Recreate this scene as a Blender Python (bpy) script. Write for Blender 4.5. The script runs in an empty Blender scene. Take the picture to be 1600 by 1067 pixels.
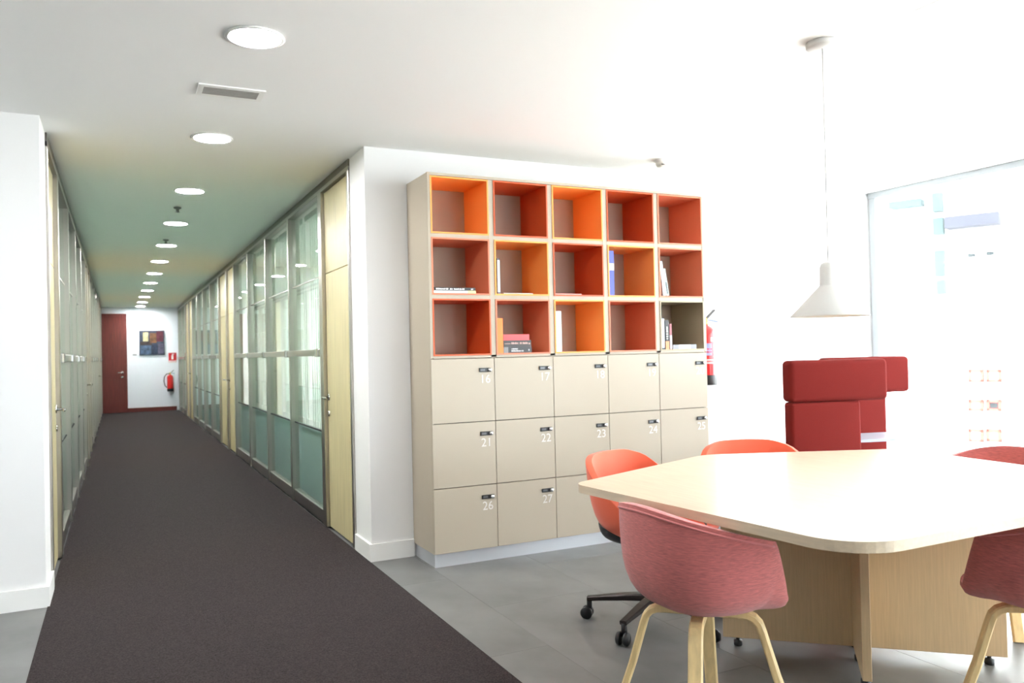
import bpy, bmesh, math, random
from mathutils import Vector, Matrix
random.seed(7)
scene = bpy.context.scene
col = scene.collection
R = math.radians

# ------------------------------------------------------------------ camera
yaw, pitch, roll, fpx, EYE = 0.45695, 0.01278, -0.02235, 1254.86, 1.25
fw = Vector((math.sin(yaw)*math.cos(pitch), math.cos(yaw)*math.cos(pitch), math.sin(pitch)))
r0 = Vector((math.cos(yaw), -math.sin(yaw), 0)); u0 = r0.cross(fw)
rr = r0*math.cos(roll) + u0*math.sin(roll)
uu = -r0*math.sin(roll) + u0*math.cos(roll)
cd = bpy.data.cameras.new('camera'); cam = bpy.data.objects.new('camera', cd); col.objects.link(cam)
cam.matrix_world = Matrix(((rr.x, uu.x, -fw.x, 0), (rr.y, uu.y, -fw.y, 0), (rr.z, uu.z, -fw.z, EYE), (0, 0, 0, 1)))
cd.sensor_fit = 'HORIZONTAL'; cd.sensor_width = 36; cd.lens = 36*fpx/1600
cd.clip_start = .05; cd.clip_end = 400
cd.dof.use_dof = True; cd.dof.focus_distance = 3.2; cd.dof.aperture_fstop = 4.5
scene.camera = cam

# ------------------------------------------------------------------ world, sun, exposure
w = bpy.data.worlds.new('world'); scene.world = w; w.use_nodes = True
bg = w.node_tree.nodes['Background']; bg.inputs[0].default_value = (0.85, 0.935, 1.0, 1); bg.inputs[1].default_value = 6.0
sd = bpy.data.lights.new('sun', 'SUN'); sd.energy = 11.0; sd.angle = R(1.0); sd.color = (1, .98, .95)
sun = bpy.data.objects.new('sun', sd); col.objects.link(sun)
sun.rotation_euler = Vector((.55, .50, -.67)).to_track_quat('-Z', 'Y').to_euler()
pd = bpy.data.lights.new('window_portal', 'AREA'); pd.shape = 'RECTANGLE'; pd.size = 9.4; pd.size_y = 2.4
pd.cycles.is_portal = True
po = bpy.data.objects.new('window_portal', pd); col.objects.link(po)
po.matrix_world = Matrix(((0, 0, 1, 5.80), (1, 0, 0, .0), (0, 1, 0, 1.25), (0, 0, 0, 1)))
pd2 = pd.copy(); pd2.size = 1.8
po2 = bpy.data.objects.new('window_portal', pd2); col.objects.link(po2)
po2.matrix_world = Matrix(((-1, 0, 0, 4.6), (0, 0, -1, -5.05), (0, 1, 0, 1.25), (0, 0, 0, 1)))
vs = scene.view_settings
vs.view_transform = 'Standard'; vs.look = 'None'; vs.gamma = 1; vs.use_curve_mapping = False; vs.exposure = 1.3
cy = scene.cycles
cy.use_denoising = True; cy.max_bounces = 10; cy.diffuse_bounces = 6; cy.glossy_bounces = 4
cy.transparent_max_bounces = 12; cy.transmission_bounces = 6
cy.sample_clamp_indirect = 8; cy.caustics_reflective = False; cy.caustics_refractive = False

# ------------------------------------------------------------------ materials
def lin(c):
    return tuple(((v/255)/12.92 if v/255 <= .04045 else ((v/255+.055)/1.055)**2.4) for v in c) + (1,)
MATS = {}
def mat(name, c, rough=.6, metal=0, var=0, scale=8, stretch=(1, 1, 1), bump=0, bscale=60, spec=.5, emit=None, coat=0, trans=0, sheen=0, detail=4):
    if name in MATS: return MATS[name]
    m = bpy.data.materials.new(name); m.use_nodes = True; nt = m.node_tree; b = nt.nodes['Principled BSDF']
    b.inputs['Base Color'].default_value = lin(c); b.inputs['Roughness'].default_value = rough
    b.inputs['Metallic'].default_value = metal; b.inputs['Specular IOR Level'].default_value = spec
    b.inputs['Coat Weight'].default_value = coat; b.inputs['Sheen Weight'].default_value = sheen
    if emit:
        b.inputs['Emission Color'].default_value = lin(emit[0]); b.inputs['Emission Strength'].default_value = emit[1]
    if var or bump:
        tc = nt.nodes.new('ShaderNodeTexCoord'); mp = nt.nodes.new('ShaderNodeMapping'); mp.inputs['Scale'].default_value = stretch
        nt.links.new(tc.outputs['Object'], mp.inputs['Vector'])
    if var:
        n = nt.nodes.new('ShaderNodeTexNoise'); n.inputs['Scale'].default_value = scale; n.inputs['Detail'].default_value = detail
        nt.links.new(mp.outputs['Vector'], n.inputs['Vector'])
        rp = nt.nodes.new('ShaderNodeValToRGB')
        rp.color_ramp.elements[0].position = .3; rp.color_ramp.elements[1].position = .7
        rp.color_ramp.elements[0].color = lin([max(0, v*(1-var)) for v in c]); rp.color_ramp.elements[1].color = lin([min(255, v*(1+var)) for v in c])
        nt.links.new(n.outputs['Fac'], rp.inputs['Fac']); nt.links.new(rp.outputs['Color'], b.inputs['Base Color'])
    if bump:
        n2 = nt.nodes.new('ShaderNodeTexNoise'); n2.inputs['Scale'].default_value = bscale; n2.inputs['Detail'].default_value = 3
        nt.links.new(mp.outputs['Vector'], n2.inputs['Vector'])
        bp = nt.nodes.new('ShaderNodeBump'); bp.inputs['Strength'].default_value = bump; bp.inputs['Distance'].default_value = .004
        nt.links.new(n2.outputs['Fac'], bp.inputs['Height']); nt.links.new(bp.outputs['Normal'], b.inputs['Normal'])
    MATS[name] = m; return m
def glass(name, tint, refl=.5, rough=0.0):
    m = bpy.data.materials.new(name); m.use_nodes = True; nt = m.node_tree; nt.nodes.clear()
    o = nt.nodes.new('ShaderNodeOutputMaterial'); t = nt.nodes.new('ShaderNodeBsdfTransparent'); t.inputs[0].default_value = lin(tint)
    g = nt.nodes.new('ShaderNodeBsdfGlossy'); g.inputs['Roughness'].default_value = rough; g.inputs[0].default_value = (.95, 1, .97, 1)
    lw = nt.nodes.new('ShaderNodeLayerWeight'); pw = nt.nodes.new('ShaderNodeMath'); pw.operation = 'POWER'; pw.inputs[1].default_value = 5
    f = nt.nodes.new('ShaderNodeMath'); f.operation = 'MULTIPLY_ADD'; f.inputs[1].default_value = refl; f.inputs[2].default_value = .03
    nt.links.new(lw.outputs['Facing'], pw.inputs[0]); nt.links.new(pw.outputs[0], f.inputs[0])
    mx = nt.nodes.new('ShaderNodeMixShader')
    nt.links.new(f.outputs[0], mx.inputs[0]); nt.links.new(t.outputs[0], mx.inputs[1]); nt.links.new(g.outputs[0], mx.inputs[2]); nt.links.new(mx.outputs[0], o.inputs[0])
    return m
def translucent(name, c, mix=.5):
    m = bpy.data.materials.new(name); m.use_nodes = True; nt = m.node_tree; nt.nodes.clear()
    o = nt.nodes.new('ShaderNodeOutputMaterial'); d = nt.nodes.new('ShaderNodeBsdfDiffuse'); t = nt.nodes.new('ShaderNodeBsdfTranslucent')
    d.inputs[0].default_value = lin(c); t.inputs[0].default_value = lin(c)
    mx = nt.nodes.new('ShaderNodeMixShader'); mx.inputs[0].default_value = mix
    nt.links.new(d.outputs[0], mx.inputs[1]); nt.links.new(t.outputs[0], mx.inputs[2]); nt.links.new(mx.outputs[0], o.inputs[0])
    return m
WHITE = mat('wall_paint', (233, 232, 231), .85, bump=.03, bscale=120)
CEIL = mat('ceiling_paint', (244, 244, 243), .9)
TRIMW = mat('white_trim', (240, 239, 236), .5)
TILE = mat('vinyl_tile', (108, 108, 107), .42, var=.13, scale=2.2, stretch=(1.3, 1, 1), detail=8, bump=.03, bscale=30)
SUBF = mat('subfloor', (92, 92, 92), .8)
CARPET = mat('carpet_pile', (52, 46, 46), .97, var=.28, scale=150, bump=.9, bscale=170, spec=.1)
STEEL = mat('brushed_steel', (186, 182, 176), .28, 1.0)
DSTEEL = mat('dark_rail_metal', (118, 114, 106), .35, .9)
CHROME = mat('chrome', (225, 226, 228), .12, 1.0)
MAPLE = mat('maple_door', (204, 190, 148), .42, var=.05, scale=5, stretch=(9, 9, .5))
RED_WOOD = mat('mahogany_door', (98, 38, 31), .4, var=.12, scale=5, stretch=(10, 10, .6))
CABINET = mat('beige_laminate', (176, 165, 147), .5)
PLINTH = mat('plinth_metal', (206, 208, 212), .35, .5)
BLACKP = mat('black_plastic', (24, 24, 25), .4)
DARKGAP = mat('dark_gap_metal', (26, 24, 23), .6)
NUMW = mat('number_vinyl', (216, 213, 208), .5)
BIRCH = mat('birch_laminate', (210, 191, 165), .33, var=.035, scale=6, stretch=(14, 1.2, 14), coat=.2)
BIRCHV = mat('birch_panel', (206, 180, 142), .45, var=.028, scale=9, stretch=(18, 18, .8))
OAK = mat('ash_leg_wood', (228, 200, 146), .45, var=.05, scale=9, stretch=(6, 6, 1))
PINK = mat('pink_wool', (198, 110, 106), .95, var=.11, scale=38, stretch=(1.1, 1.1, 13), bump=.35, bscale=260, sheen=.25, detail=6)
PIPING = mat('pink_piping', (214, 128, 126), .9, sheen=.3)
REDF = mat('coral_upholstery', (226, 96, 62), .72, bump=.08, bscale=300, sheen=.2)
BASEM = mat('bronze_base_metal', (50, 42, 40), .38, .6)
CRIMSON = mat('crimson_felt', (112, 34, 30), .95, bump=.15, bscale=220, spec=.15)
PENDW = mat('pendant_enamel', (214, 212, 209), .5)
LAMP = mat('lamp_diffuser', (255, 255, 255), .5, emit=((252, 253, 255), 135))
BULB = mat('bulb_glow', (255, 240, 220), .5, emit=((255, 226, 190), 10))
GLASS = glass('partition_glass', (247, 251, 249), .7)
WGLASS = glass('window_glass', (253, 254, 254), .4)
BLIND = translucent('blind_fabric', (226, 236, 226), .34)
FROST = translucent('frosted_teal_film', (206, 222, 222), .45)

# ------------------------------------------------------------------ mesh helpers
class MB:
    def __init__(s): s.v = []; s.f = []; s.m = []; s.sm = []
    def add(s, vs, fs, mi=0, smooth=False):
        o = len(s.v); s.v += [tuple(x) for x in vs]
        for f in fs: s.f.append([i+o for i in f]); s.m.append(mi); s.sm.append(smooth)
        return s
    def box(s, lo, hi, mi=0, c=0, M=None):
        x0, y0, z0 = lo; x1, y1, z1 = hi
        if c <= 0:
            vs = [(x0,y0,z0),(x1,y0,z0),(x1,y1,z0),(x0,y1,z0),(x0,y0,z1),(x1,y0,z1),(x1,y1,z1),(x0,y1,z1)]
            fs = [(0,3,2,1),(4,5,6,7),(0,1,5,4),(1,2,6,5),(2,3,7,6),(3,0,4,7)]
            if M: vs = [M @ Vector(v) for v in vs]
            return s.add(vs, fs, mi)
        bm = bmesh.new(); bmesh.ops.create_cube(bm, size=1)
        for v in bm.verts: v.co = Vector(((x0+x1)/2+v.co.x*(x1-x0), (y0+y1)/2+v.co.y*(y1-y0), (z0+z1)/2+v.co.z*(z1-z0)))
        seg = 1 if c < .006 else (2 if c < .015 else 4)
        bmesh.ops.bevel(bm, geom=bm.edges[:], offset=c, segments=seg, profile=.5, affect='EDGES')
        return s.bm(bm, mi, M, smooth=seg > 1)
    def bm(s, bm, mi=0, M=None, smooth=False):
        bm.verts.index_update()
        s.add([(M @ v.co) if M else v.co for v in bm.verts], [[v.index for v in f.verts] for f in bm.faces], mi, smooth); bm.free(); return s
    def tube(s, pts, r, n=10, mi=0, cap=True):
        pts = [Vector(p) for p in pts]; rs = r if isinstance(r, (list, tuple)) else [r]*len(pts)
        rings = []; prev = None
        for i, p in enumerate(pts):
            t = ((pts[min(i+1, len(pts)-1)]-p).normalized() + (p-pts[max(i-1, 0)]).normalized())
            t = t.normalized() if t.length > 1e-6 else Vector((0, 0, 1))
            if prev is None: a = t.cross(Vector((0, 0, 1)) if abs(t.z) < .9 else Vector((1, 0, 0))).normalized()
            else:
                a = (prev - t*prev.dot(t)).normalized()
            prev = a; b = t.cross(a)
            rings.append([p + (a*math.cos(2*math.pi*k/n)+b*math.sin(2*math.pi*k/n))*rs[i] for k in range(n)])
        vs = [v for rg in rings for v in rg]; fs = []
        for i in range(len(rings)-1):
            for k in range(n): fs.append((i*n+k, i*n+(k+1) % n, (i+1)*n+(k+1) % n, (i+1)*n+k))
        if cap: fs.append(tuple(range(n-1, -1, -1))); fs.append(tuple((len(rings)-1)*n+k for k in range(n)))
        return s.add(vs, fs, mi, True)
    def strip(s, pts, side, wd, th, mi=0, taper=None):
        pts = [Vector(p) for p in pts]; side = Vector(side).normalized(); vs = []; fs = []
        for i, p in enumerate(pts):
            t = ((pts[min(i+1, len(pts)-1)]-p).normalized() + (p-pts[max(i-1, 0)]).normalized()).normalized()
            n = t.cross(side).normalized(); k = 1 if taper is None else taper[i]
            a, b = side*wd/2*k, n*th/2*k; ch = .2
            for sa, sb in ((-1, -1+2*ch), (-1+2*ch*th/wd, -1), (1-2*ch*th/wd, -1), (1, -1+2*ch), (1, 1-2*ch), (1-2*ch*th/wd, 1), (-1+2*ch*th/wd, 1), (-1, 1-2*ch)):
                vs.append(p + a*sa + b*sb)
        for i in range(len(pts)-1):
            for k in range(8): fs.append((i*8+k, i*8+(k+1) % 8, (i+1)*8+(k+1) % 8, (i+1)*8+k))
        fs.append(tuple(range(7, -1, -1))); fs.append(tuple((len(pts)-1)*8+k for k in range(8)))
        return s.add(vs, fs, mi, False)
    def lathe(s, prof, n=28, mi=0, c=(0, 0, 0), cap=True):
        vs = []; fs = []
        for r_, z in prof:
            for k in range(n): vs.append((c[0]+r_*math.cos(2*math.pi*k/n), c[1]+r_*math.sin(2*math.pi*k/n), c[2]+z))
        for i in range(len(prof)-1):
            for k in range(n): fs.append((i*n+k, i*n+(k+1) % n, (i+1)*n+(k+1) % n, (i+1)*n+k))
        if cap: fs.append(tuple(range(n-1, -1, -1))); fs.append(tuple((len(prof)-1)*n+k for k in range(n)))
        return s.add(vs, fs, mi, True)
    def prism(s, poly, z0, z1, mi=0):
        n = len(poly); vs = [(x, y, z0) for x, y in poly]+[(x, y, z1) for x, y in poly]
        fs = [tuple(range(n-1, -1, -1)), tuple(range(n, 2*n))]+[(i, (i+1) % n, n+(i+1) % n, n+i) for i in range(n)]
        return s.add(vs, fs, mi)
    def mesh(s, name, mats):
        me = bpy.data.meshes.new(name); me.from_pydata(s.v, [], s.f)
        for m in (mats if isinstance(mats, (list, tuple)) else [mats]): me.materials.append(m)
        for p, mi, sm in zip(me.polygons, s.m, s.sm): p.material_index = mi; p.use_smooth = sm
        bm = bmesh.new(); bm.from_mesh(me); bmesh.ops.recalc_face_normals(bm, faces=bm.faces[:]); bm.to_mesh(me); bm.free()
        me.update(); return me
    def build(s, name, mats, parent=None, loc=None, rz=0):
        return obj(name, s.mesh(name, mats), parent, loc, rz)
def obj(name, me, parent=None, loc=None, rz=0):
    o = bpy.data.objects.new(name, me); col.objects.link(o)
    if parent: o.parent = parent
    if loc: o.location = loc
    if rz: o.rotation_euler.z = rz
    return o
def tag(o, label=None, cat=None, group=None, kind=None):
    if label: o['label'] = label
    if cat: o['category'] = cat
    if group: o['group'] = group
    if kind: o['kind'] = kind
    return o
def empty(name, loc=(0, 0, 0), rz=0):
    o = bpy.data.objects.new(name, None); col.objects.link(o); o.location = loc; o.rotation_euler.z = rz; o.empty_display_size = .1
    return o
def struct(o, label=None, cat=None): return tag(o, label, cat, kind='structure')
def copy_tree(o, parent=None):
    c = o.copy(); col.objects.link(c); c.parent = parent
    for ch in list(o.children): copy_tree(ch, c)
    return c
def text_mesh(body, size, m, extr=.0006, align='CENTER'):
    cu = bpy.data.curves.new('lettering', 'FONT'); cu.body = body; cu.size = size; cu.extrude = extr; cu.resolution_u = 3
    cu.align_x = align; cu.align_y = 'CENTER'
    t = bpy.data.objects.new('lettering', cu); col.objects.link(t); bpy.context.view_layer.update()
    me = bpy.data.meshes.new_from_object(t); bpy.data.objects.remove(t); bpy.data.curves.remove(cu)
    me.materials.clear(); me.materials.append(m); return me
def place_text(name, body, size, m, parent, loc, ax, ay):
    """lettering with its x axis along ax and its y axis along ay"""
    o = obj(name, text_mesh(body, size, m), parent); ax = Vector(ax).normalized(); ay = Vector(ay).normalized(); az = ax.cross(ay)
    o.matrix_local = Matrix(((ax.x, ay.x, az.x, loc[0]), (ax.y, ay.y, az.y, loc[1]), (ax.z, ay.z, az.z, loc[2]), (0, 0, 0, 1)))
    return o
def round_poly(poly, rad, n=8):
    out = []; N = len(poly)
    for i in range(N):
        p = Vector(poly[i]); a = (Vector(poly[i-1])-p).normalized(); b = (Vector(poly[(i+1) % N])-p).normalized()
        r_ = rad[i]; ang = a.angle(b); d = r_/math.tan(ang/2)
        p0, p1 = p+a*d, p+b*d; c = p+(a+b).normalized()*(r_/math.sin(ang/2))
        a0 = math.atan2(*(p0-c).yx); a1 = math.atan2(*(p1-c).yx); da = (a1-a0+math.pi) % (2*math.pi)-math.pi
        for k in range(n+1): t = a0+da*k/n; out.append((c.x+r_*math.cos(t), c.y+r_*math.sin(t)))
    return out

# ------------------------------------------------------------------ the room shell
H = 2.5225; XR = 1.366; XL = -.344; YB = 4.765; YE = 21.4; XW = 5.76; XS = -4.2; YN = -5.0
struct(MB().box((XS, YN, -.12), (XW+.2, YB+.4, -.012)).box((XS, YB+.4, -.12), (XW+.2, YE+.3, -.012)).build('floor', SUBF))
fl = bpy.data.objects['floor']
TW, TL = .6, 1.16
tile_me = {}
def floor_tile(x0, x1, y0, y1):
    k = (round(x1-x0, 3), round(y1-y0, 3))
    if k not in tile_me: tile_me[k] = MB().box((0, 0, 0), (k[0], k[1], .012), 0, .0005).mesh('tile', TILE)
    obj('tile', tile_me[k], fl, (x0, y0, -.012))
g = .0008
i = 0
for c0 in range(-9, 8):
    xa, xb = 1.626+(c0-1)*TW, 1.626+c0*TW
    for part in ((max(xa, XS), min(xb, XL+.006)), (max(xa, XR-.016), min(xb, XW+.1))):
        if part[1]-part[0] < .02: continue
        off = 0 if c0 % 2 == 0 else .58
        k = -8
        while True:
            ya = 3.022+off+k*TL; yb = ya+TL; k += 1
            if ya > YB: break
            ya2, yb2 = max(ya, YN), min(yb, YB)
            if yb2-ya2 > .02: floor_tile(part[0]+g/2, part[1]-g/2, ya2+g/2, yb2-g/2)
carpet = tag(MB().box((XL+.006, YN, -.012), (XR-.016, YE, .004)).build('carpet', CARPET), 'dark brown grey looped carpet running down the corridor', 'carpet', kind='structure')
# ceiling with the blind pocket beside the windows
struct(MB().box((XS, YN, H), (5.25, YB+.4, H+.25)).box((5.57, YN, H), (XW+.2, YB+.4, H+.25)).box((5.25, YN, H+.16), (5.57, YB+.4, H+.25)).box((5.25, YB-.01, H), (5.57, YB+.4, H+.2))
       .box((XS, YB+.4, H), (XW+.2, YE+.3, H+.25)).build('ceiling', CEIL))
struct(MB().box((XR, YB, -.02), (XW+.2, YB+.342, H+.02)).build('wall_back', WHITE))
struct(MB().box((XS, YB, -.02), (XL, YB+.342, H+.02)).build('wall_left', WHITE))
struct(MB().box((XS-.2, YN-.2, -.12), (XS, YE+.3, H+.25)).build('wall_side', WHITE))
struct(MB().box((XS, YN-.2, -.12), (3.7, YN, H+.25)).box((5.5, YN-.2, -.12), (XW+.2, YN, H+.25)).box((3.7, YN-.2, H-.06), (5.5, YN, H+.25)).box((3.7, YN-.2, -.12), (5.5, YN, .06)).build('wall_front', WHITE))
struct(MB().box((XS, YE, -.12), (XW+.2, YE+.2, H+.25)).build('wall_end', mat('end_wall_paint', (240, 243, 250), .85)))
struct(MB().box((XW, YB+.342, -.12), (XW+.2, YE+.2, H+.25)).build('wall_office', WHITE))
def baseboard(name, poly, h=.105, m=TRIMW):
    return struct(MB().prism(poly, 0, h).build(name, m))
bt = .016
baseboard('baseboard_back', [(XR-bt, YB-bt), (1.632, YB-bt), (1.632, YB), (XR, YB), (XR, YB+.33), (XR-bt, YB+.33)])
baseboard('baseboard_back_window', [(3.665, YB-bt), (XW-.02, YB-bt), (XW-.02, YB), (3.665, YB)])
baseboard('baseboard_left', [(XS, YB-bt), (XL+bt, YB-bt), (XL+bt, YB+.33), (XL, YB+.33), (XL, YB), (XS, YB)])
baseboard('baseboard_end', [(.21, YE-.018), (XR-.07, YE-.018), (XR-.07, YE), (.21, YE)], .1, RED_WOOD)

# ------------------------------------------------------------------ window wall on the right
ys = [4.72, 3.2, 1.7, .2, -1.3, -2.8, -4.3]
WF = mat('window_frame_aluminium', (168, 173, 176), .45)
win = struct(empty('window_1', (XW, 0, 0)), 'floor to ceiling window in slim aluminium frame at the right', 'window')
MB().box((-.03, -4.34, 0), (.05, 4.76, .09), 0, .004).build('sill_rail', WF, win)
MB().box((-.03, -4.34, H-.05), (.05, 4.76, H), 0, .004).build('head_rail', WF, win)
for y in ys: MB().box((-.03, y-.03, .09), (.05, y+.03, H-.05), 0, .004).build('mullion', WF, win)
for a, b in zip(ys[1:], ys): MB().box((.004, a+.03, .09), (.016, b-.03, H-.05)).build('pane', WGLASS, win)
struct(MB().box((XW, YN, -.12), (XW+.2, -4.34, H)).build('wall_right', WHITE))
w2 = struct(empty('added_daylight_window', (0, YN, 0)), 'full height aluminium framed window added for daylight in the wall behind the viewer', 'window')  # added out of view to throw daylight on the walls facing the camera
MB().box((3.7, -.08, .06), (5.5, 0, .12), 0, .004).build('sill_rail', WF, w2); MB().box((3.7, -.08, H-.11), (5.5, 0, H-.06), 0, .004).build('head_rail', WF, w2)
xs2 = [3.73, 4.6, 5.47]
for x in xs2: MB().box((x-.03, -.08, .12), (x+.03, 0, H-.11), 0, .004).build('mullion', WF, w2)
for a, b in zip(xs2, xs2[1:]): MB().box((a+.03, -.046, .12), (b-.03, -.034, H-.11)).build('pane', WGLASS, w2)
tag(MB().box((5.36, -4.4, H+.06), (5.40, 4.7, H+.1)).box((5.44, -4.4, H+.06), (5.48, 4.7, H+.1)).box((5.36, -4.4, H+.1), (5.48, 4.7, H+.16)).build('curtain_track', WF), 'slim grey double curtain track in the ceiling slot along the window', 'curtain track')

# ------------------------------------------------------------------ corridor partitions
POST = (.09, .07)
def partition(side, name_label, segs, lab_bay):
    """segs: list of (kind, y0, y1); side +1 right wall, -1 left wall; x grows away from the corridor"""
    X = XR if side > 0 else XL
    def bx(a, b, y0, y1, z0, z1):
        x0, x1 = sorted((X+side*a, X+side*b)); return (x0, y0, z0), (x1, y1, z1)
    rail = empty(name_label[0], (0, 0, 0)); tag(rail, name_label[1], 'partition')
    y0, y1 = segs[0][1], segs[-1][2]
    MB().box(*bx(-.01, .09, y0, y1, H-.075, H)).build('top_rail', DSTEEL, rail)
    MB().box(*bx(-.012, .0, y0, y1, H-.07, H-.045)).build('cover_strip', STEEL, rail)
    for i, (kind, a, b) in enumerate(segs):
        if kind == 'post':
            MB().box(*bx(-.014, .09, a, b, 0.0, H-.07), 0, .004).build('post', STEEL, rail)
        elif kind == 'bay':
            MB().box(*bx(.0, .09, a, b, .0, .1), 0, .003).build('base_rail', STEEL, rail)
            for z0, z1, m in ((.1, .676, GLASS), (.684, 1.846, GLASS), (1.852, H-.075, GLASS)):
                MB().box(*bx(.02, .028, a, b, z0, z1)).build('pane', m, rail)
            for z in (.68, 1.849): MB().box(*bx(.017, .03, a, b, z-.005, z+.005)).build('joint_bead', DARKGAP if z < 1 else STEEL, rail)
            MB().box(*bx(.05, .056, a, b, .1, .676)).build('frosted_panel', FROST, rail)
    # bays in a row share one rail bar
    runs = []
    for kind, a, b in segs:
        if kind == 'bay':
            if runs and a-runs[-1][1] < .1: runs[-1][1] = b
            else: runs.append([a, b])
    for a, b in runs:
        mb = MB().box(*bx(-.02, -.006, a+.02, b-.02, 1.25, 1.30), 0, .003)
        bar = mb.build('crossbar', STEEL, rail)
        yy = a+.06
        while yy < b: MB().box(*bx(-.034, -.004, yy-.035, yy+.035, 1.244, 1.306), 0, .003).build('clamp', CHROME, bar); yy += 1.22
    return rail
def vblind(side, a, b, label):
    X = (XR if side > 0 else XL)
    mb = MB(); y = a+.03; k = 0
    while y < b-.075:
        M = Matrix.Translation((X+side*.16, y+.04, 0)) @ Matrix.Rotation(-R(9)*side, 4, 'Z')
        mb.box((-.001, -.046, .12), (.001, .046, H-.09), 0, 0, M); y += .082; k += 1
    o = empty('vertical_blind', (0, 0, 0)); tag(o, label, 'blind', 'vertical blinds behind the corridor glass')
    tag(mb.build('slats', BLIND, o), kind='stuff')
    MB().box((min(X+side*.13, X+side*.19), a+.01, H-.09), (max(X+side*.13, X+side*.19), b-.01, H-.04)).build('headrail', TRIMW, o)
def cdoor(name, side, a, b, handle_near, label):
    X = XR if side > 0 else XL; s = side
    d = empty(name, (X+s*.012, a, 0)); struct(d, label, 'door')
    x0, x1 = sorted((0, s*.045))
    MB().box((x0, .004, .006), (x1, b-a-.004, 1.848), 0, .002).build('leaf_panel', MAPLE, d)
    MB().box((x0, .004, 1.853), (x1, b-a-.004, H-.078), 0, .002).build('top_panel', MAPLE, d)
    hy = .06 if handle_near else b-a-.06; dr = 1 if handle_near else -1
    h = MB().tube([(0, hy, .95), (-s*.05, hy, .95), (-s*.055, hy+dr*.02, .95), (-s*.055, hy+dr*.12, .95)], .009, 8).lathe([(.001, 0), (.001, .001)], 4, 0, (0, hy, .95))
    hd = h.build('lever_handle', CHROME, d)
    MB().tube([(0, hy, .95), (-s*.008, hy, .95)], .024, 12).build('rose', CHROME, hd)
    MB().tube([(0, hy, .83), (-s*.01, hy, .83)], .02, 12).build('lock_rose', CHROME, d)
    return d
def run_segments(y):
    return y
segsR = [('post', 5.107, 5.15), ('door', 5.15, 5.885), ('post', 5.885, 5.99),
         ('bay', 5.99, 7.15), ('post', 7.15, 7.20), ('bay', 7.20, 8.38), ('post', 8.38, 8.43), ('bay', 8.43, 9.61), ('post', 9.61, 9.66), ('bay', 9.66, 10.83), ('post', 10.83, 10.91),
         ('door', 10.91, 11.62), ('post', 11.62, 11.74), ('door', 11.74, 12.55), ('post', 12.55, 12.67),
         ('bay', 12.67, 13.80), ('post', 13.80, 13.85), ('bay', 13.85, 15.0), ('post', 15.0, 15.05), ('bay', 15.05, 16.17), ('post', 16.17, 16.22), ('bay', 16.22, 17.3), ('post', 17.3, 17.4),
         ('door', 17.4, 18.15), ('post', 18.15, 18.27), ('door', 18.27, 19.05), ('post', 19.05, 19.15), ('bay', 19.15, 20.25), ('post', 20.25, 20.3), ('bay', 20.3, 21.36), ('post', 21.36, 21.4)]
partition(1, ('glass_partition', 'glazed steel framed office partition on the right of the corridor'), segsR, '')
segsL = [(k, a, b) for k, a, b in segsR]
partition(-1, ('glass_partition', 'glazed steel framed office partition on the left of the corridor'), segsL, '')
nd = 0
words = ['nearest to', 'second from', 'third from', 'fourth from', 'farthest from']
for side, sn in ((1, 'right'), (-1, 'left')):
    k = 0
    anchor = 'the lockers' if side > 0 else 'the white pillar at the left edge'
    for kind, a, b in segsR:
        if kind == 'door':
            nd += 1
            nm = 'door_%d' % nd
            cdoor(nm, side, a, b, not (k in (0, 1, 3)), 'pale maple door in the %s corridor partition, %s %s' % (sn, words[k], anchor) if k < 4 else 'pale maple door in the %s corridor partition, %s %s' % (sn, words[4], anchor)); k += 1
    k = 0
    for kind, a, b in segsR:
        if kind == 'bay':
            k += 1
            ordw = ['first', 'second', 'third', 'fourth', 'fifth', 'sixth', 'seventh', 'eighth', 'ninth', 'tenth'][k-1]
            vblind(side, a, b, 'pale green vertical blind behind the %s glass bay of the %s corridor partition' % (ordw, sn))
# unseen glowing panels added to brighten the blinds and the corridor
OFFICE_FILL = mat('office_fill_glow', (255, 255, 255), .5, emit=((250, 255, 252), 17))
for side, X0 in ((1, 3.5), (-1, -2.4)):
    for k in range(6):
        y = 6.4+k*2.7
        t = empty('office_fill_light', (X0, y, H)); tag(t, 'added fill light inside the office behind the %s corridor glass, %s along the corridor' % ('right' if side > 0 else 'left', ['first', 'second', 'third', 'fourth', 'fifth', 'sixth'][k]), 'ceiling light', 'added office fill lights')
        MB().box((-.62, -.62, -.03), (.62, .62, 0)).build('frame', TRIMW, t); MB().box((-.58, -.58, -.036), (.58, .58, -.029)).build('diffuser', OFFICE_FILL, t)
for k, (x0, x1, y) in enumerate(((XR+.3, XW, 11.68), (XR+.3, XW, 18.2), (XS, XL-.3, 11.68), (XS, XL-.3, 18.2))):
    struct(MB().box((x0, y-.05, 0), (x1, y+.05, H)).build('wall_office_divider', WHITE))

# end wall furniture
de = struct(empty('door_end', (-.30, YE, 0)), 'dark red wooden door in the far end wall of the corridor', 'door')
MB().box((-.03, -.03, 0), (.0, 0, 2.36)).box((.47, -.03, 0), (.51, 0, 2.36)).box((-.03, -.03, 2.32), (.51, 0, 2.37)).build('door_frame', RED_WOOD, de)
for z0, z1 in ((.005, .795), (.803, 1.52), (1.528, 2.315)): MB().box((.004, -.022, z0), (.466, -.002, z1), 0, .003).build('leaf_panel', RED_WOOD, de)
MB().box((.0, -.008, .0), (.47, -.001, 2.32)).build('door_core', RED_WOOD, de)
hd = MB().tube([(.40, -.02, .96), (.40, -.06, .96), (.38, -.065, .96), (.30, -.065, .96)], .011, 8).build('lever_handle', CHROME, de)
MB().tube([(.40, -.02, .96), (.40, -.03, .96)], .03, 12).build('rose', CHROME, hd); MB().tube([(.40, -.02, .85), (.40, -.03, .85)], .025, 12).build('lock_rose', CHROME, de)
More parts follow.
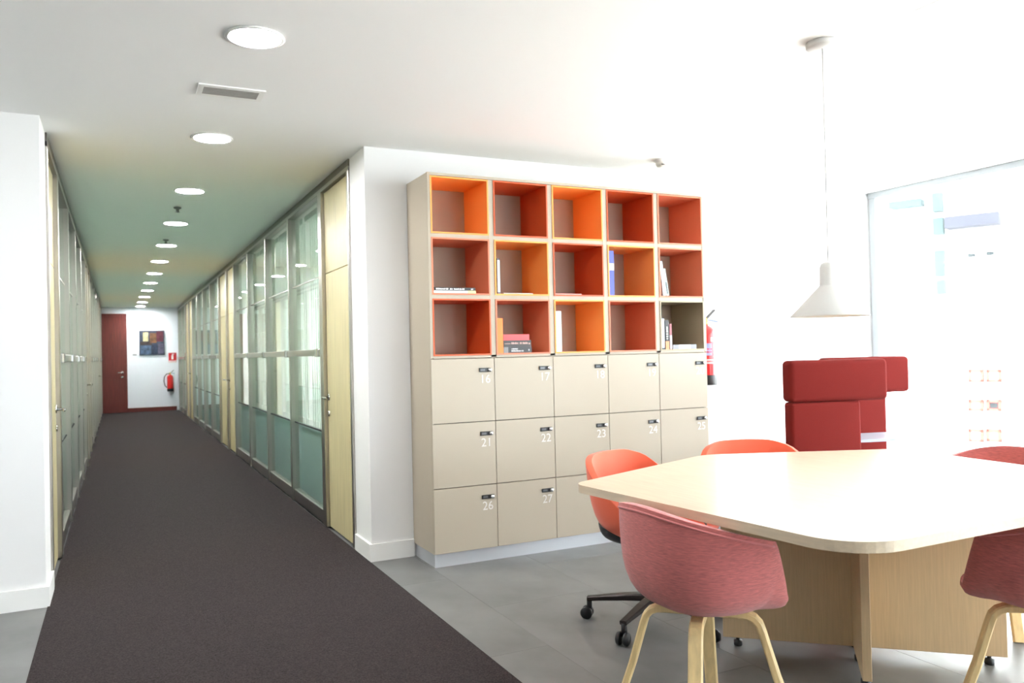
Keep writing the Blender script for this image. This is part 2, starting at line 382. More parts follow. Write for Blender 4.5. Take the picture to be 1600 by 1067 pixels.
pt = tag(empty('painting', (.76, YE-.001, 1.66)), 'abstract painting in blue, cream and red on the end wall', 'painting')
MB().box((-.28, -.03, -.30), (.28, 0, .30), 0, .003).build('canvas', mat('paint_slate', (48, 54, 68), .7, var=.35, scale=9), pt)
for nm, c, b in (('cream', (168, 160, 122), (-.2, -.08, .04, .26)), ('ochre', (104, 72, 46), (-.05, .10, .0, .24)), ('wine', (84, 34, 46), (.10, .25, .03, .28)), ('steel', (68, 86, 110), (-.26, -.02, -.28, -.06)), ('navy', (44, 52, 74), (0, .12, -.28, -.05)), ('lilac', (82, 78, 98), (.13, .26, -.27, -.02)), ('umber', (60, 48, 46), (-.26, .0, -.05, .03))):
    MB().box((b[0], -.033, b[2]), (b[1], -.0295, b[3])).build('paint_patch', mat('paint_'+nm, c, .7, var=.25, scale=14), pt)
SIGNR = mat('sign_red', (205, 40, 44), .5); SIGNW = mat('sign_white', (240, 240, 240), .5)
sg = tag(empty('fire_sign', (1.215, YE-.001, 1.24)), 'red and white fire extinguisher sign on the end wall', 'sign')
MB().box((-.09, -.006, -.02), (.09, 0, .17)).build('plate', SIGNR, sg)
MB().box((-.09, -.006, -.075), (.09, 0, -.024)).build('caption_plate', SIGNW, sg)
MB().box((-.025, -.009, .01), (.02, -.006, .11)).box((-.012, -.009, .11), (.008, -.006, .13)).box((-.012, -.009, .13), (.045, -.006, .145)).build('symbol', SIGNW, sg)
place_text('lettering', 'EXTINTOR', .038, SIGNR, sg, (0, -.0075, -.05), (1, 0, 0), (0, 0, 1))
tag(MB().box((.33, YE-.012, 1.36), (.42, YE-.001, 1.40), 0, .002).build('room_plate', mat('plate_grey', (170, 172, 178), .4, .4)), 'small grey name plate beside the dark red end door', 'sign')

EXR = mat('extinguisher_red', (206, 30, 30), .3, coat=.4)
def extinguisher(loc, s, label, rz, hose_side, with_label=True):
    e = tag(empty('fire_extinguisher', loc, rz), label, 'fire extinguisher', 'wall mounted fire extinguishers')
    MB().lathe([(0.001, .05*s), (.078*s, .05*s), (.08*s, .07*s), (.08*s, .40*s), (.074*s, .43*s), (.055*s, .455*s), (.03*s, .47*s), (.022*s, .475*s), (.022*s, .49*s)]).build('cylinder', EXR, e)
    MB().lathe([(.079*s, 0), (.083*s, .004), (.083*s, .075*s), (.0805*s, .08*s)]).build('base_ring', BLACKP, e)
    MB().lathe([(.02*s, .48*s), (.026*s, .485*s), (.026*s, .51*s), (.018*s, .515*s), (.018*s, .535*s)], 16).build('valve', mat('brass', (190, 160, 90), .35, .9), e)
    MB().strip([(-.03*s, 0, .515*s), (.01*s, 0, .525*s), (.05*s, 0, .56*s), (.095*s, 0, .598*s)], (0, 1, 0), .03*s, .012*s).build('upper_lever', BLACKP, e)
    MB().strip([(-.02*s, 0, .52*s), (.05*s, 0, .517*s), (.12*s, 0, .503*s)], (0, 1, 0), .028*s, .009*s).build('carry_handle', mat('lever_blue', (70, 96, 150), .4), e)
    h = hose_side
    MB().tube([(h*.02*s, 0, .50*s), (h*.09*s, -.0, .50*s), (h*.15*s, 0, .42*s), (h*.165*s, 0, .30*s), (h*.14*s, 0, .17*s), (h*.09*s, -.02, .11*s)], .012*s, 8).build('hose', BLACKP, e)
    if with_label:
        n = 16; mb = MB()
        for z0, z1, mi, t0, t1 in ((.345, .378, 0, -100, -20), (.235, .33, 1, -165, -95), (.30, .328, 0, -80, -20), (.25, .262, 0, -80, -20), (.222, .236, 0, -80, -20), (.17, .205, 0, -165, -15), (.115, .15, 0, -70, -15)):
            vs = []; rad = .0806*s
            for k in range(n+1):
                t = R(t0+(t1-t0)*k/n); vs += [(rad*math.cos(t), rad*math.sin(t), z0*s), (rad*math.cos(t), rad*math.sin(t), z1*s)]
            mb.add(vs, [(2*k, 2*k+2, 2*k+3, 2*k+1) for k in range(n)], mi, True)
        lb = mb.build('print_label', [mat('label_white', (214, 200, 200), .5), mat('label_lilac', (150, 156, 204), .5)], e)
        mk = MB(); rnd = random.Random(3)
        for z, t0, t1 in ((.361, -96, -26), (.314, -76, -24), (.285, -160, -100), (.262, -158, -102), (.188, -150, -30), (.132, -66, -20)):
            t = t0
            while t < t1:      # fine print, too small to read
                dt = rnd.choice((3, 5, 6)); a0, a1 = R(t), R(t+dt); q = .0811*s
                mk.add([(q*math.cos(a0), q*math.sin(a0), (z-.007)*s), (q*math.cos(a1), q*math.sin(a1), (z-.007)*s), (q*math.cos(a1), q*math.sin(a1), (z+.007)*s), (q*math.cos(a0), q*math.sin(a0), (z+.007)*s)], [(0, 1, 2, 3)]); t += dt+2.5
        tag(mk.build('fine_print', EXR, lb), kind='stuff')
    MB().box((-.03*s, .06*s, .30*s), (.03*s, .10*s, .46*s)).build('wall_bracket', BLACKP, e)
    return e
extinguisher((1.15, YE-.10, .47), .86, 'small red fire extinguisher hanging on the far end wall', 0, -1, False)
extinguisher((3.875, YB-.102, .975), .92, 'red fire extinguisher on the white wall beside the lockers', 0, -1)

# ------------------------------------------------------------------ ceiling fittings
prev = None
ordn = ['nearest', 'second', 'third', 'fourth', 'fifth', 'sixth', 'seventh', 'eighth', 'ninth', 'tenth', 'eleventh', 'farthest']
for k in range(12):
    y = 3.285+k*1.605 if k < 11 else 20.85
    if k == 10: y = 19.4
    if prev is None:
        t = empty('downlight', (.508, y, H))
        MB().lathe([(.098, 0), (.114, -.001), (.116, -.006), (.104, -.009), (.098, -.007), (.098, 0)], 36, cap=False).build('trim_ring', TRIMW, t)
        MB().lathe([(.001, -.004), (.099, -.004), (.099, -.0035), (.001, -.0035)], 36).build('diffuser', LAMP, t); prev = t
    else: t = copy_tree(prev); t.location = (.508, y, H)
    tag(t, 'round white recessed downlight, %s along the corridor ceiling' % ordn[k], 'downlight', 'corridor downlights')
v = tag(empty('air_vent', (.505, 4.02, H)), 'slim rectangular grey ceiling air vent between two downlights', 'vent')
MB().box((-.15, -.085, -.006), (.15, -.055, 0)).box((-.15, .055, -.006), (.15, .085, 0)).box((-.15, -.055, -.006), (-.125, .055, 0)).box((.125, -.055, -.006), (.15, .055, 0)).build('frame', TRIMW, v)
VG = mat('vent_grey', (160, 157, 152), .6)
MB().box((-.125, -.055, -.001), (.125, .055, 0)).build('backing', VG, v)
for q in range(7): MB().box((-.125, -.05+q*.016, -.006), (.125, -.046+q*.016, -.001)).build('slat', VG, v)
for (x, y, lab) in ((.47, 7.25, 'tiny ceiling sensor after the third downlight in the corridor'), (.48, 9.25, 'tiny ceiling sensor after the fourth downlight in the corridor')):
    t = tag(empty('ceiling_sensor', (x, y, H)), lab, 'sensor', 'corridor ceiling sensors')
    MB().lathe([(.03, 0), (.03, -.01), (.012, -.018), (.012, -.04), (.02, -.042)], 14).build('head', mat('sensor_grey', (120, 122, 120), .4, .5), t)
sm = tag(empty('smoke_detector', (3.322, 4.40, H)), 'white round smoke detector on the ceiling above the lockers', 'smoke detector')
MB().lathe([(.055, 0), (.055, -.012), (.045, -.016), (.045, -.018), (.001, -.018)], 24).build('base', TRIMW, sm)
MB().lathe([(.040, -.016), (.042, -.03), (.034, -.045), (.001, -.048)], 24).build('sensing_chamber', mat('detector_cream', (226, 222, 214), .5), sm)
MB().box((-.03, -.038, -.040), (.01, -.034, -.034)).build('vent_slot', DARKGAP, sm)
hp = tag(empty('ceiling_hatch', (2.47, 1.77, H)), 'flush white square access hatch in the ceiling above the table', 'hatch')
MB().box((-.30, -.30, -.003), (.30, -.288, 0)).box((-.30, .288, -.003), (.30, .30, 0)).box((-.30, -.288, -.003), (-.288, .288, 0)).box((.288, -.288, -.003), (.30, .288, 0)).build('frame', TRIMW, hp)
MB().box((-.284, -.284, -.002), (.284, .284, 0)).build('panel', CEIL, hp)

# ------------------------------------------------------------------ lockers
LX, LP, LY, LB = 1.632, .4055, 4.393, 4.760
zd = [.0814, .46, .8377, 1.2172]; HT = 2.3087; cp = (HT-1.2172-.012)/3
lk = tag(empty('locker_cabinet', (LX, LY, 0)), 'tall beige locker cabinet with orange and red open cubbies above numbered doors', 'locker cabinet')
W5 = LP*5; D = LB-LY
MB().box((.012, .03, 0), (W5-.012, D, zd[0])).build('plinth', PLINTH, lk)
MB().box((0, .018, zd[0]), (.018, D, HT), 0, .0015).build('side_panel', CABINET, lk)
MB().box((W5-.018, .018, zd[0]), (W5, D, HT), 0, .0015).build('side_panel', CABINET, lk)
MB().box((.018, .018, HT-.018), (W5-.018, D, HT)).build('top_panel', CABINET, lk)
MB().box((.018, .018, zd[0]), (W5-.018, D, zd[0]+.018)).build('bottom_panel', CABINET, lk)
MB().box((.018, D-.012, zd[0]+.018), (W5-.018, D-.002, HT-.018)).build('back_panel', CABINET, lk)
MB().box((.018, .022, zd[0]+.018), (W5-.018, .04, 1.2)).build('door_backing', DARKGAP, lk)  # dark sheet behind the doors; the shade in the gaps is its colour
MB().box((.018, .018, 1.2), (W5-.018, D-.012, 1.216)).build('mid_panel', CABINET, lk)
for i in range(1, 5): MB().box((i*LP-.017, .003, 1.222), (i*LP+.017, D-.012, HT-.018)).build('divider', CABINET, lk)
MB().box((0, .0, 1.222), (.017, .018, HT)).box((W5-.017, 0, 1.222), (W5, .018, HT)).box((.017, 0, HT-.016), (W5-.017, .018, HT)).build('face_frame', CABINET, lk)
for j in range(3):
    z = 1.222+j*cp
    if j: MB().box((.018, .0045, z-.012), (W5-.018, D-.013, z+.012)).build('shelf', CABINET, lk)
    else: MB().box((.018, .003, z-.003), (W5-.018, .02, z+.012)).build('shelf', CABINET, lk)
LINER = {'o': mat('cubby_orange', (250, 158, 74), .5), 'd': mat('cubby_red', (202, 82, 28), .5), 'c': mat('cubby_coral', (216, 122, 88), .5), 'g': mat('cubby_olive', (166, 154, 128), .5)}
rows = ['dcocg', 'codoc', 'odoac'.replace('a', 'd')]
rows = ['dcocg', 'codoc', 'ododc']
for j in range(3):
    for i in range(5):
        x0, x1 = i*LP+.017, (i+1)*LP-.017; z0, z1 = 1.222+j*cp+.012, 1.222+(j+1)*cp-.012; t = .009
        mb = MB().box((x0, -.002, z0), (x1, D-.014, z0+t)).box((x0, -.002, z1-t), (x1, D-.014, z1)).box((x0, -.002, z0+t), (x0+t, D-.014, z1-t)).box((x1-t, -.002, z0+t), (x1, D-.014, z1-t))
        mb.build('cubby_liner', LINER[rows[j][i]], lk)
door_me = None; lock_me = None
for j in range(3):
    for i in range(5):
        z0, z1 = zd[2-j], zd[3-j]
        if door_me is None or True:
            dm = MB().box((.0016, 0, .0022), (LP-.0016, .019, z1-z0-.0022), 0, .001).mesh('door', CABINET)
        d = obj('door', dm, lk, (i*LP, 0, z0))
        if lock_me is None:
            mb = MB().box((-.04, -.006, -.012), (.04, 0, .012), 0, .002).box((-.032, -.0068, -.006), (-.002, -.006, .006), 1)
            mb.tube([(.026, -.005, 0), (.026, -.017, 0)], .0105, 12, 2)
            lock_me = mb.mesh('lock', [BLACKP, mat('lock_display', (96, 98, 100), .3), CHROME])
        obj('lock', lock_me, d, (LP-.062, 0, z1-z0-.072))
        place_text('number', str(16+j*5+i), .072, NUMW, d, (LP-.062, -.0006, z1-z0-.128), (1, 0, 0), (0, 0, 1))

# ------------------------------------------------------------------ books in the cubbies
def cub(i, j):   # inner floor corner of column i, row j from the bottom
    return LX+i*LP+.026, LY, 1.222+j*cp+.021
def book(label, x, y, z, wd, dp, ht, c, title=None, tc=(240, 240, 240), flat=False, lean=0, pages=True, c2=None):
    """spine faces the camera (-y); wd along x, dp along y, ht along z"""
    b = tag(empty('book', (x, y, z)), label, 'book', 'books in the cubbies')
    if lean: b.rotation_euler.y = R(lean)
    cm = mat('book_cover_%d_%d_%d' % c, c, .5)
    t = .003
    if flat:
        MB().box((0, 0, 0), (wd, dp, t)).box((0, 0, ht-t), (wd, dp, ht)).box((0, 0, t), (wd, t, ht-t)).build('cover', cm, b)
        if ht > 2*t+.001: MB().box((.004, t, t), (wd-.004, dp-.004, ht-t)).build('pages', mat('paper', (236, 228, 206), .8), b)
    else:
        MB().box((0, 0, 0), (t, dp, ht)).box((wd-t, 0, 0), (wd, dp, ht)).box((t, 0, 0), (wd-t, t, ht)).build('cover', cm, b)
        MB().box((t, t, .004), (wd-t, dp-.004, ht-.004)).build('pages', mat('paper', (236, 228, 206), .8), b)
    if c2: MB().box((-.0004, -.0008, c2[1]*ht), (wd+.0004, .0, c2[2]*ht)).build('spine_band', mat('band_%d_%d_%d' % c2[0], c2[0], .5), b) if not flat else MB().box((c2[1]*wd, -.0008, 0), (c2[2]*wd, 0, ht)).build('spine_band', mat('band_%d_%d_%d' % c2[0], c2[0], .5), b)
    if title:
        tm = mat('title_%d_%d_%d' % tc, tc, .5)
        mb = MB(); rnd = random.Random(len(label))
        span, cross = (wd, ht) if flat else (ht, wd)
        for f0, f1, vp, hh in title:      # rows of small letter blocks, too fine to read
            h_ = hh*cross; p = f0*span
            while p < f1*span:
                lw = h_*rnd.choice((.35, .55, .6, .7)); q0, q1 = vp*cross-h_/2, vp*cross+h_/2*rnd.choice((.7, 1, 1))
                if flat: mb.box((p, -.0012, q0), (min(p+lw, f1*span), -.0004, q1))
                else: mb.box((q0, -.0012, ht-min(p+lw, f1*span)), (q1, -.0004, ht-p))
                p += lw+h_*rnd.choice((.18, .2, .22, .5))
        tag(mb.build('title_marks', tm, b), kind='stuff')
    return b
x, y, z = cub(0, 1)
book('pale blue and cream paperback lying under a black book', x+.004, y+.006, z, .268, .2, .016, (206, 214, 216), flat=True, c2=((240, 214, 150), .80, 1.0))
book('black paperback with white spine lettering lying on a pale book', x+.008, y+.008, z+.0165, .262, .19, .018, (40, 38, 40), [(.04, .34, .5, .5), (.37, .44, .5, .5), (.47, .73, .5, .5), (.89, .94, .5, .5)], flat=True)
x, y, z = cub(1, 1)
book('thin grey book standing alone at the left of an orange cubby', x+.010, y+.004, z, .016, .2, .215, (96, 98, 106), c2=((214, 220, 226), .05, .95))
book('thin open brochure lying flat in an orange cubby', x+.05, y+.004, z, .2, .2, .006, (196, 190, 184), flat=True)
x, y, z = cub(2, 1)
book('thin pink magazine lying flat in a dark red cubby', x+.004, y+.002, z, .19, .22, .007, (232, 150, 140), flat=True)
x, y, z = cub(3, 1)
book('tall blue hardcover book standing in an orange cubby', x+.004, y+.004, z, .036, .22, .29, (74, 86, 190), c2=((206, 196, 190), .56, .72))
x, y, z = cub(4, 1)
book('taller pale blue book leaning in a coral cubby', x+.026, y+.004, z+.002, .024, .18, .232, (196, 216, 224), lean=-7)
book('shorter mint grey book with dark lettering leaning in a coral cubby', x+.052, y+.004, z+.002, .022, .17, .182, (180, 198, 196), [(.45, .95, .5, .5)], (40, 44, 48), lean=-9)
x, y, z = cub(1, 0)
book('bright orange book standing beside a stack of three books', x+.002, y+.002, z, .036, .2, .212, (250, 130, 50))
book('black book with grey emblem lying at the bottom of a stack of three', x+.042, y+.006, z, .192, .19, .036, (52, 52, 54), [(.27, .5, .66, .22), (.27, .7, .32, .22), (.88, .92, .45, .3)], (220, 220, 220), flat=True, c2=((130, 130, 130), .0, .16))
book('black book with pinkish lettering in the middle of a stack of three', x+.042, y+.008, z+.0365, .19, .19, .04, (58, 54, 54), [(.04, .25, .5, .1), (.28, .55, .56, .3), (.59, .88, .56, .3), (.91, .97, .5, .3)], (206, 170, 160), flat=True)
book('pink red hardcover lying on top of a stack of three books', x+.042, y+.008, z+.077, .178, .18, .036, (226, 82, 84), flat=True)
x, y, z = cub(2, 0)
book('white book with pale pink spine lettering standing in an orange cubby', x+.003, y+.002, z, .038, .2, .256, (244, 240, 236), [(.15, .42, .5, .42), (.47, .88, .5, .42)], (222, 176, 186))
x, y, z = cub(4, 0)
book('slim black and white book standing leftmost in the olive cubby', x+.006, y+.004, z, .02, .18, .212, (60, 62, 66), c2=((196, 200, 206), .05, .98))
book('black book with orange foot standing in the olive cubby', x+.034, y+.004, z, .03, .18, .196, (48, 46, 46), [(.22, .66, .5, .45)], (200, 200, 190), c2=((240, 140, 90), .0, .28))
book('slim dark pink book standing third in the olive cubby', x+.07, y+.004, z, .018, .17, .172, (150, 84, 90), c2=((178, 176, 182), .02, .55))
book('grey book lying flat at the bottom of the olive cubby', x+.096, y+.006, z, .2, .2, .03, (140, 142, 146), flat=True, c2=((196, 198, 200), .25, .75))

# ------------------------------------------------------------------ meeting table
tb = tag(empty('meeting_table', (2.47, 2.2, 0)), 'pale birch five sided meeting table with crossed panel base', 'table')
poly = [(1.655, 1.43), (3.245, 1.45), (3.37, 2.66), (2.49, 3.03), (1.555, 2.66)]
rp = round_poly(poly, [.17, .17, .09, .2, .08], 10)
top = MB(); bm = bmesh.new()
vsb = [bm.verts.new((px-2.47, py-2.2, .712)) for px, py in rp]
f0 = bm.faces.new(vsb); ex = bmesh.ops.extrude_face_region(bm, geom=[f0])
for e in ex['geom']:
    if isinstance(e, bmesh.types.BMVert): e.co.z = .742
top.bm(bm); tt = top.build('tabletop', BIRCH, tb)
def panel(p0, p1, name):
    a = Vector((p0[0]-2.47, p0[1]-2.2, 0)); b = Vector((p1[0]-2.47, p1[1]-2.2, 0)); d = (b-a).normalized(); L = (b-a).length
    M = Matrix.Translation(a) @ Matrix.Rotation(math.atan2(d.y, d.x), 4, 'Z')
    MB().box((0, -.016, .035), (L, .016, .712), 0, .0015, M).build(name, BIRCHV, tb)
    for t in (.06, L-.06):
        p = M @ Vector((t, 0, 0)); MB().lathe([(.016, 0), (.018, .004), (.018, .022), (.008, .024), (.008, .036)], 12, 0, p).build('glide', BLACKP, tb)
panel((2.275, 2.672), (3.058, 1.962), 'base_panel')
panel((2.405, 2.055), (2.655, 2.313), 'base_panel')
panel((2.679, 2.339), (2.93, 2.60), 'base_panel')

# ------------------------------------------------------------------ chairs
def interp(tab, x):
    for (a, va), (b, vb) in zip(tab, tab[1:]):
        if a <= x <= b:
            t = (x-a)/(b-a) if b > a else 0; return va+(vb-va)*t
    return tab[-1][1]
def shell(name, m, parent, a, b0, b1, Htab, kb_tab, zc, zfront, thick, nexp=2.5, piping=None, theta_max=None):
    ths = []
    t = -180
    while t < 180:
        ths.append(t); t += 3 if 95 < abs(t) < 140 else 6
    nt_ = 12; vs = [(0, 0, zc)]; rim = []
    for th in ths:
        sx, cx = math.sin(R(th)), -math.cos(R(th)); b = b0 if cx < 0 else b1
        Rt = ((abs(sx)/a)**nexp+(abs(cx)/b)**nexp)**(-1/nexp)
        hh = Htab(abs(th), Rt*cx) if callable(Htab) else sum(interp(Htab, min(180, abs(th+d_))) for d_ in (-5, -2.5, 0, 2.5, 5))/5; k = interp(kb_tab, abs(th)); Rb = Rt*k
        zs = zc+(zfront-zc)*max(0, -math.cos(R(th)))**1.0 if abs(th) > 90 else zc
        P = [(0, zc), (Rb*.88, zc+(zs-zc)*.6-.004), (Rb*1.03, zs-.004), (Rt, hh)]
        for q in range(1, nt_+1):
            u = q/nt_; c = [(1-u)**3, 3*u*(1-u)**2, 3*u*u*(1-u), u**3]
            r_ = sum(ci*p[0] for ci, p in zip(c, P)); zz = sum(ci*p[1] for ci, p in zip(c, P)); vs.append((r_*sx, r_*cx, zz))
        rim.append(vs[-1])
    n = len(ths); fs = []
    for k in range(n):
        k2 = (k+1) % n; fs.append((0, 1+k*nt_, 1+k2*nt_))
        for q in range(nt_-1): fs.append((1+k*nt_+q, 1+k*nt_+q+1, 1+k2*nt_+q+1, 1+k2*nt_+q))
    mb = MB().add(vs, fs, 0, True); o = mb.build(name, m, parent)
    # outward normal = away from sitter
    me = o.data
    if me.polygons[0].normal.z > 0: me.flip_normals()
    s = o.modifiers.new('thickness', 'SOLIDIFY'); s.thickness = thick; s.offset = 1
    bv = o.modifiers.new('rim', 'BEVEL'); bv.width = thick*.38; bv.segments = 3; bv.limit_method = 'ANGLE'; bv.angle_limit = R(50)
    if piping:
        pts = []
        for th, p in zip(ths, rim):
            if abs(th) > 108: continue
            v = Vector((p[0], p[1], 0)); d = v.normalized(); pts.append((p[0]+d.x*thick*1.02, p[1]+d.y*thick*1.02, p[2]-.016))
        MB().tube(pts, .0035, 6).build('piping', piping, o)
    return o
def PH(th, y):
    h = .757-.114*max(0, min(1, (y+.215)/.34))**.8
    if th > 112: h = h+(.457-h)*min(1, (th-112)/18)
    return h
PK = [(0, .96), (60, .97), (110, 1.0), (180, 1.0)]
def pink_chair():
    c = empty('pink_shell_chair')
    shell('shell', PINK, c, .230, .215, .225, PH, PK, .440, .457, .026, 2.5, PIPING)
    MB().box((-.07, -.07, .404), (.07, .07, .415), 0, .004).build('mounting_plate', BASEM, c)
    for k in range(4):
        an = R(45+90*k); d = Vector((math.cos(an), math.sin(an), 0)); s = Vector((-d.y, d.x, 0))
        pr = [(.02, .392), (.12, .392), (.145, .390), (.165, .381), (.18, .365), (.189, .34), (.23, .2), (.272, .08), (.30, .0)]
        MB().strip([d*r_+Vector((0, 0, z)) for r_, z in pr], s, .044, .024, 0).build('leg', OAK, c)
    return c
pc = pink_chair()
def setp(o, loc, ang, label):   # ang: world heading the chair faces, degrees from +X
    o.location = loc; o.rotation_euler.z = R(ang-90); tag(o, label, 'chair', 'chairs around the meeting table')
setp(pc, (1.70, 2.10, 0), 0, 'pink wool shell chair with wooden legs seen from behind at the left of the table')
p2 = copy_tree(pc); setp(p2, (2.66, 1.54, 0), 90, 'pink wool shell chair at the table, cut off by the right edge')
p3 = copy_tree(pc); setp(p3, (3.53, 2.31, 0), 184, 'pink wool shell chair on the far right, only its back rising above the table')
RH = [(0, .768), (30, .764), (50, .735), (70, .655), (95, .56), (120, .49), (140, .46), (180, .455)]
RK = [(0, .86), (60, .90), (110, .96), (180, .97)]
def red_chair():
    c = empty('red_swivel_chair')
    shell('shell', REDF, c, .265, .25, .24, RH, RK, .43, .452, .03, 2.6)
    shell('seat_pan', BLACKP, c, .232, .222, .205, [(0, .47), (180, .44)], [(0, .93), (180, .95)], .392, .405, .01, 2.6)
    MB().lathe([(.028, .13), (.028, .25), (.022, .25), (.022, .39)], 16).build('column', BLACKP, c)
    MB().lathe([(.045, .085), (.05, .09), (.05, .135), (.038, .15), (.03, .15)], 20).build('hub', BASEM, c)
    for k in range(5):
        an = R(72*k); d = Vector((math.cos(an), math.sin(an), 0)); s = Vector((-d.y, d.x, 0))
        ar = MB().strip([d*.03+Vector((0, 0, .122)), d*.15+Vector((0, 0, .112)), d*.27+Vector((0, 0, .098)), d*.318+Vector((0, 0, .092))], s, .055, .034, 0, [1, .85, .65, .6]).build('base_arm', BASEM, c)
        cs = MB().tube([d*.31+Vector((0, 0, .09)), d*.31+Vector((0, 0, .035))], .013, 10).build('caster_stem', BLACKP, ar)
        for q in (-1, 1):
            cpt = d*.322+s*.017*q+Vector((0, 0, .028)); MB().tube([cpt-s*.009, cpt-s*.006, cpt+s*.006, cpt+s*.009], [.023, .028, .028, .023], 18).build('caster_wheel', BLACKP, ar)
    return c
rc = red_chair(); setp(rc, (2.184, 3.016, 0), -68, 'coral red swivel chair on dark caster base in front of the locker doors')
for ch in rc.children:      # the base can turn apart from the seat
    if ch.name.startswith(('base_arm',)): ch.rotation_euler.z = R(136-(-68-90))
r2 = copy_tree(rc); setp(r2, (2.83, 3.0, 0), -112, 'coral red swivel chair behind the table, its rounded back against the white wall')

# ------------------------------------------------------------------ high back lounge seats by the window
def lounge(loc, ang, label, wbody, wband, zt):
    c = tag(empty('high_back_seat', loc, R(ang)), label, 'armchair', 'red high backed seats')
    MB().box((0, 0, .12), (wbody, .09, zt-.235), 0, .02).build('backrest', CRIMSON, c)
    MB().box((-.006, -.01, zt-.235), (wband, .10, zt), 0, .028).build('head_band', CRIMSON, c)
    return c
def D2(px, py, dep):   # a point seen at that pixel at that depth, worked out once for the layout
    v = fw+rr*(px-800)/fpx-uu*(py-533.5)/fpx; return Vector((0, 0, EYE))+v*dep
a = Vector((3.45, 3.45, 0)); 
L1 = lounge((3.37, 3.34, 0), -16, 'near red high backed seat beside the window, seen from behind', .43, .60, 1.165)
MB().box((0, .09, .18), (.43, .50, .42), 0, .03).build('seat_cushion', CRIMSON, L1)
for x_, y_ in ((.04, .05), (.39, .05), (.04, .46), (.39, .46)): MB().tube([(x_, y_, .18), (x_, y_, 0)], [.016, .012], 10).build('leg', BASEM, L1)
L2 = lounge((4.10, 3.76, 0), -16, 'far red high backed seat behind the small white side table', .43, .60, 1.165)
MB().box((0, -.41, .18), (.43, 0, .42), 0, .03).build('seat_cushion', CRIMSON, L2)
for x_, y_ in ((.04, .05), (.39, .05), (.04, -.36), (.39, -.36)): MB().tube([(x_, y_, .18), (x_, y_, 0)], [.016, .012], 10).build('leg', BASEM, L2)
st = tag(empty('side_table', (4.10, 3.45, 0), R(-16)), 'small thin white table standing between the two red high backed seats', 'side table')
MB().prism(round_poly([(-.30, -.16), (.30, -.16), (.30, .16), (-.30, .16)], [.03]*4, 5), .672, .688).build('tabletop', mat('white_top', (160, 168, 180), .25), st)
MB().strip([(-.12, 0, .66), (-.16, 0, .655), (-.19, 0, .63), (-.20, 0, .58), (-.20, 0, .02)], (0, 1, 0), .08, .03).build('pedestal', PLINTH, st)
MB().box((-.33, -.13, 0), (-.10, .13, .02), 0, .004).build('foot', PLINTH, st)

# ------------------------------------------------------------------ pendant lamp
pl = tag(empty('pendant_lamp', (2.68, 2.43, H)), 'white cone shaped pendant lamp hanging over the meeting table', 'pendant lamp')
MB().lathe([(.062, 0), (.066, -.004), (.066, -.022), (.060, -.027), (.001, -.028)], 32).build('ceiling_rose', PENDW, pl)
MB().tube([(0, 0, -.026), (0, 0, -.93)], .0026, 8).build('cord', PENDW, pl)
zt = 1.598-H
MB().lathe([(.004, zt), (.018, zt-.002), (.030, zt-.010), (.036, zt-.026), (.037, zt-.098), (.041, zt-.104), (.156, zt-.226), (.1575, zt-.230), (.155, zt-.230), (.038, zt-.106), (.033, zt-.10), (.033, zt-.03), (.004, zt-.006)], 44, cap=False).build('shade', PENDW, pl)
MB().lathe([(.001, zt-.105), (.014, zt-.105), (.026, zt-.13), (.03, zt-.15), (.024, zt-.172), (.001, zt-.182)], 20).build('bulb', BULB, pl)

# ------------------------------------------------------------------ outside: bright facade across the street
struct(MB().box((-60, -80, -9.2), (140, 120, -9)).build('ground', mat('street_paving', (222, 220, 216), .9)))
fd = Vector((-.423, .906, 0)); fo = Vector((33.0, 22.7, 0))
ang = math.atan2(fd.y, fd.x)
bd = tag(empty('apartment_building', (fo.x, fo.y, -9), ang), 'sunlit pale apartment building seen faintly through the window', 'building')
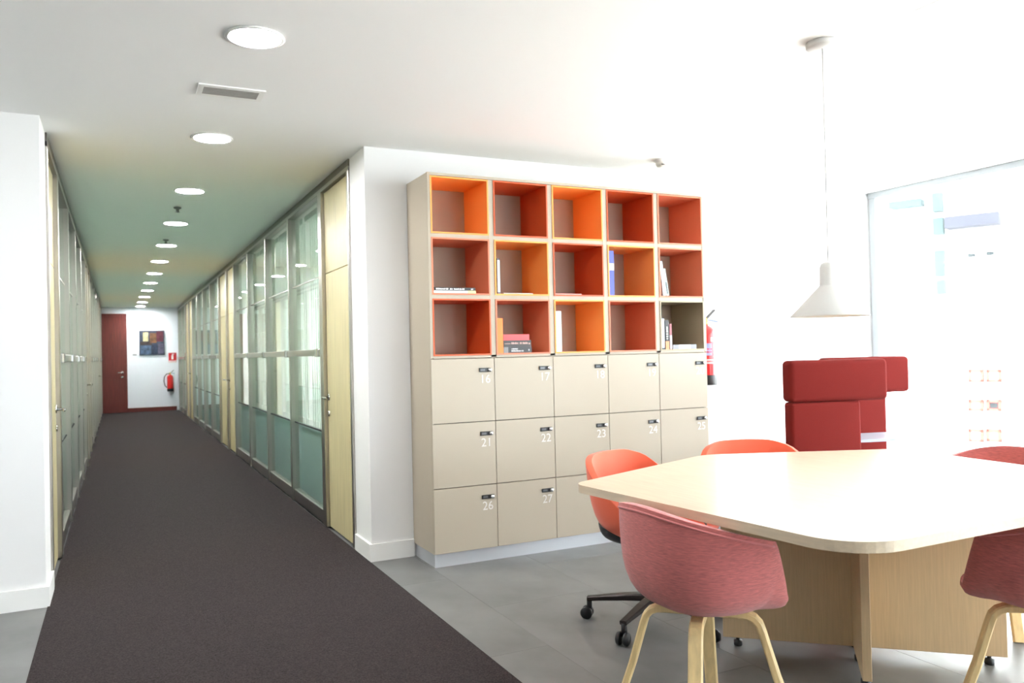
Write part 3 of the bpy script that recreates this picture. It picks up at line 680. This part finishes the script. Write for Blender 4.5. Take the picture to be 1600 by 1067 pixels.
# local x runs along the facade (away from the camera), local -y ... faces the room on the +y side
FW_ = mat('facade_render', (240, 238, 234), .9); FG = mat('facade_glass', (36, 41, 43), .6, spec=.1); FA = mat('awning_grey', (50, 51, 58), .9, spec=.1); FR = mat('red_window_frame', (190, 62, 54), .7, spec=.1); FT = mat('balcony_rail', (52, 64, 66), .8, spec=.1)
MB().box((-40, -12, 0), (40, 0, 26)).build('wall', FW_, bd)
for z in (4.2, 7.4, 10.6, 13.8, 17, 20.2, 23.4): MB().box((-40, 0, z-.14), (40, .10, z)).build('string_course', FW_, bd)
def fpt(px, py):
    v = fw+rr*(px-800)/fpx-uu*(py-533.5)/fpx
    n = Vector((-fd.y, fd.x, 0)); t = (fo-Vector((0, 0, EYE))).dot(n)/v.dot(n); p = Vector((0, 0, EYE))+v*t
    return (p-fo).dot(fd), p.z+9
def frect(name, pxs, m, dep=.1, frame=None):
    (x0, y0, x1, y1) = pxs; a0 = fpt(x0, (y0+y1)/2)[0]; a1 = fpt(x1, (y0+y1)/2)[0]; zc0 = fpt((x0+x1)/2, y1)[1]; zc1 = fpt((x0+x1)/2, y0)[1]
    lo, hi = min(a0, a1), max(a0, a1)
    if frame:
        t = .12; fo_ = MB().box((lo, 0, zc0), (hi, dep+.05, zc0+t)).box((lo, 0, zc1-t), (hi, dep+.05, zc1)).box((lo, 0, zc0), (lo+t, dep+.05, zc1)).box((hi-t, 0, zc0), (hi, dep+.05, zc1)).build(name, frame, bd)
        MB().box((lo+t, 0, zc0+t), (hi-t, dep, zc1-t)).build('pane', m, fo_); return fo_
    return MB().box((lo, 0, zc0), (hi, dep, zc1)).build(name, m, bd)
frect('balcony_screen', (1460, 303, 1475, 332), FT, .5); frect('balcony_screen', (1461, 342, 1477, 368), FT, .5)
frect('balcony_screen', (1463, 392, 1478, 432), FT, .4); frect('balcony_screen', (1466, 438, 1480, 460), FT, .4)
frect('awning', (1482, 338, 1565, 356), FA, .9); frect('balcony_slab', (1395, 316, 1445, 326), FT, .8)
frect('window', (1508, 392, 1531, 407), FG, .16, FW_); frect('window', (1537, 389, 1560, 404), FG, .16, FW_)
frect('window', (1373, 356, 1380, 366), FG, .16); frect('window', (1374, 398, 1381, 412), FG, .16); frect('window', (1377, 444, 1384, 460), FG, .16); frect('window', (1378, 488, 1386, 505), FG, .16); frect('window', (1379, 528, 1386, 545), FG, .16)
PNK = mat('pink_blind', (226, 96, 96), .8); GRN = mat('plant_box_green', (130, 160, 90), .8)
for px0, col_ in ((1514, 0), (1542, 1)):
    for k, y0 in enumerate((577, 624, 670)):
        m = FW_
        if k == 1: m = PNK if col_ == 0 else FG
        if k == 2 and col_ == 1: m = GRN
        frect('window', (px0, y0, px0+24, y0+(20 if k != 1 else 18)), m, .16, FR)
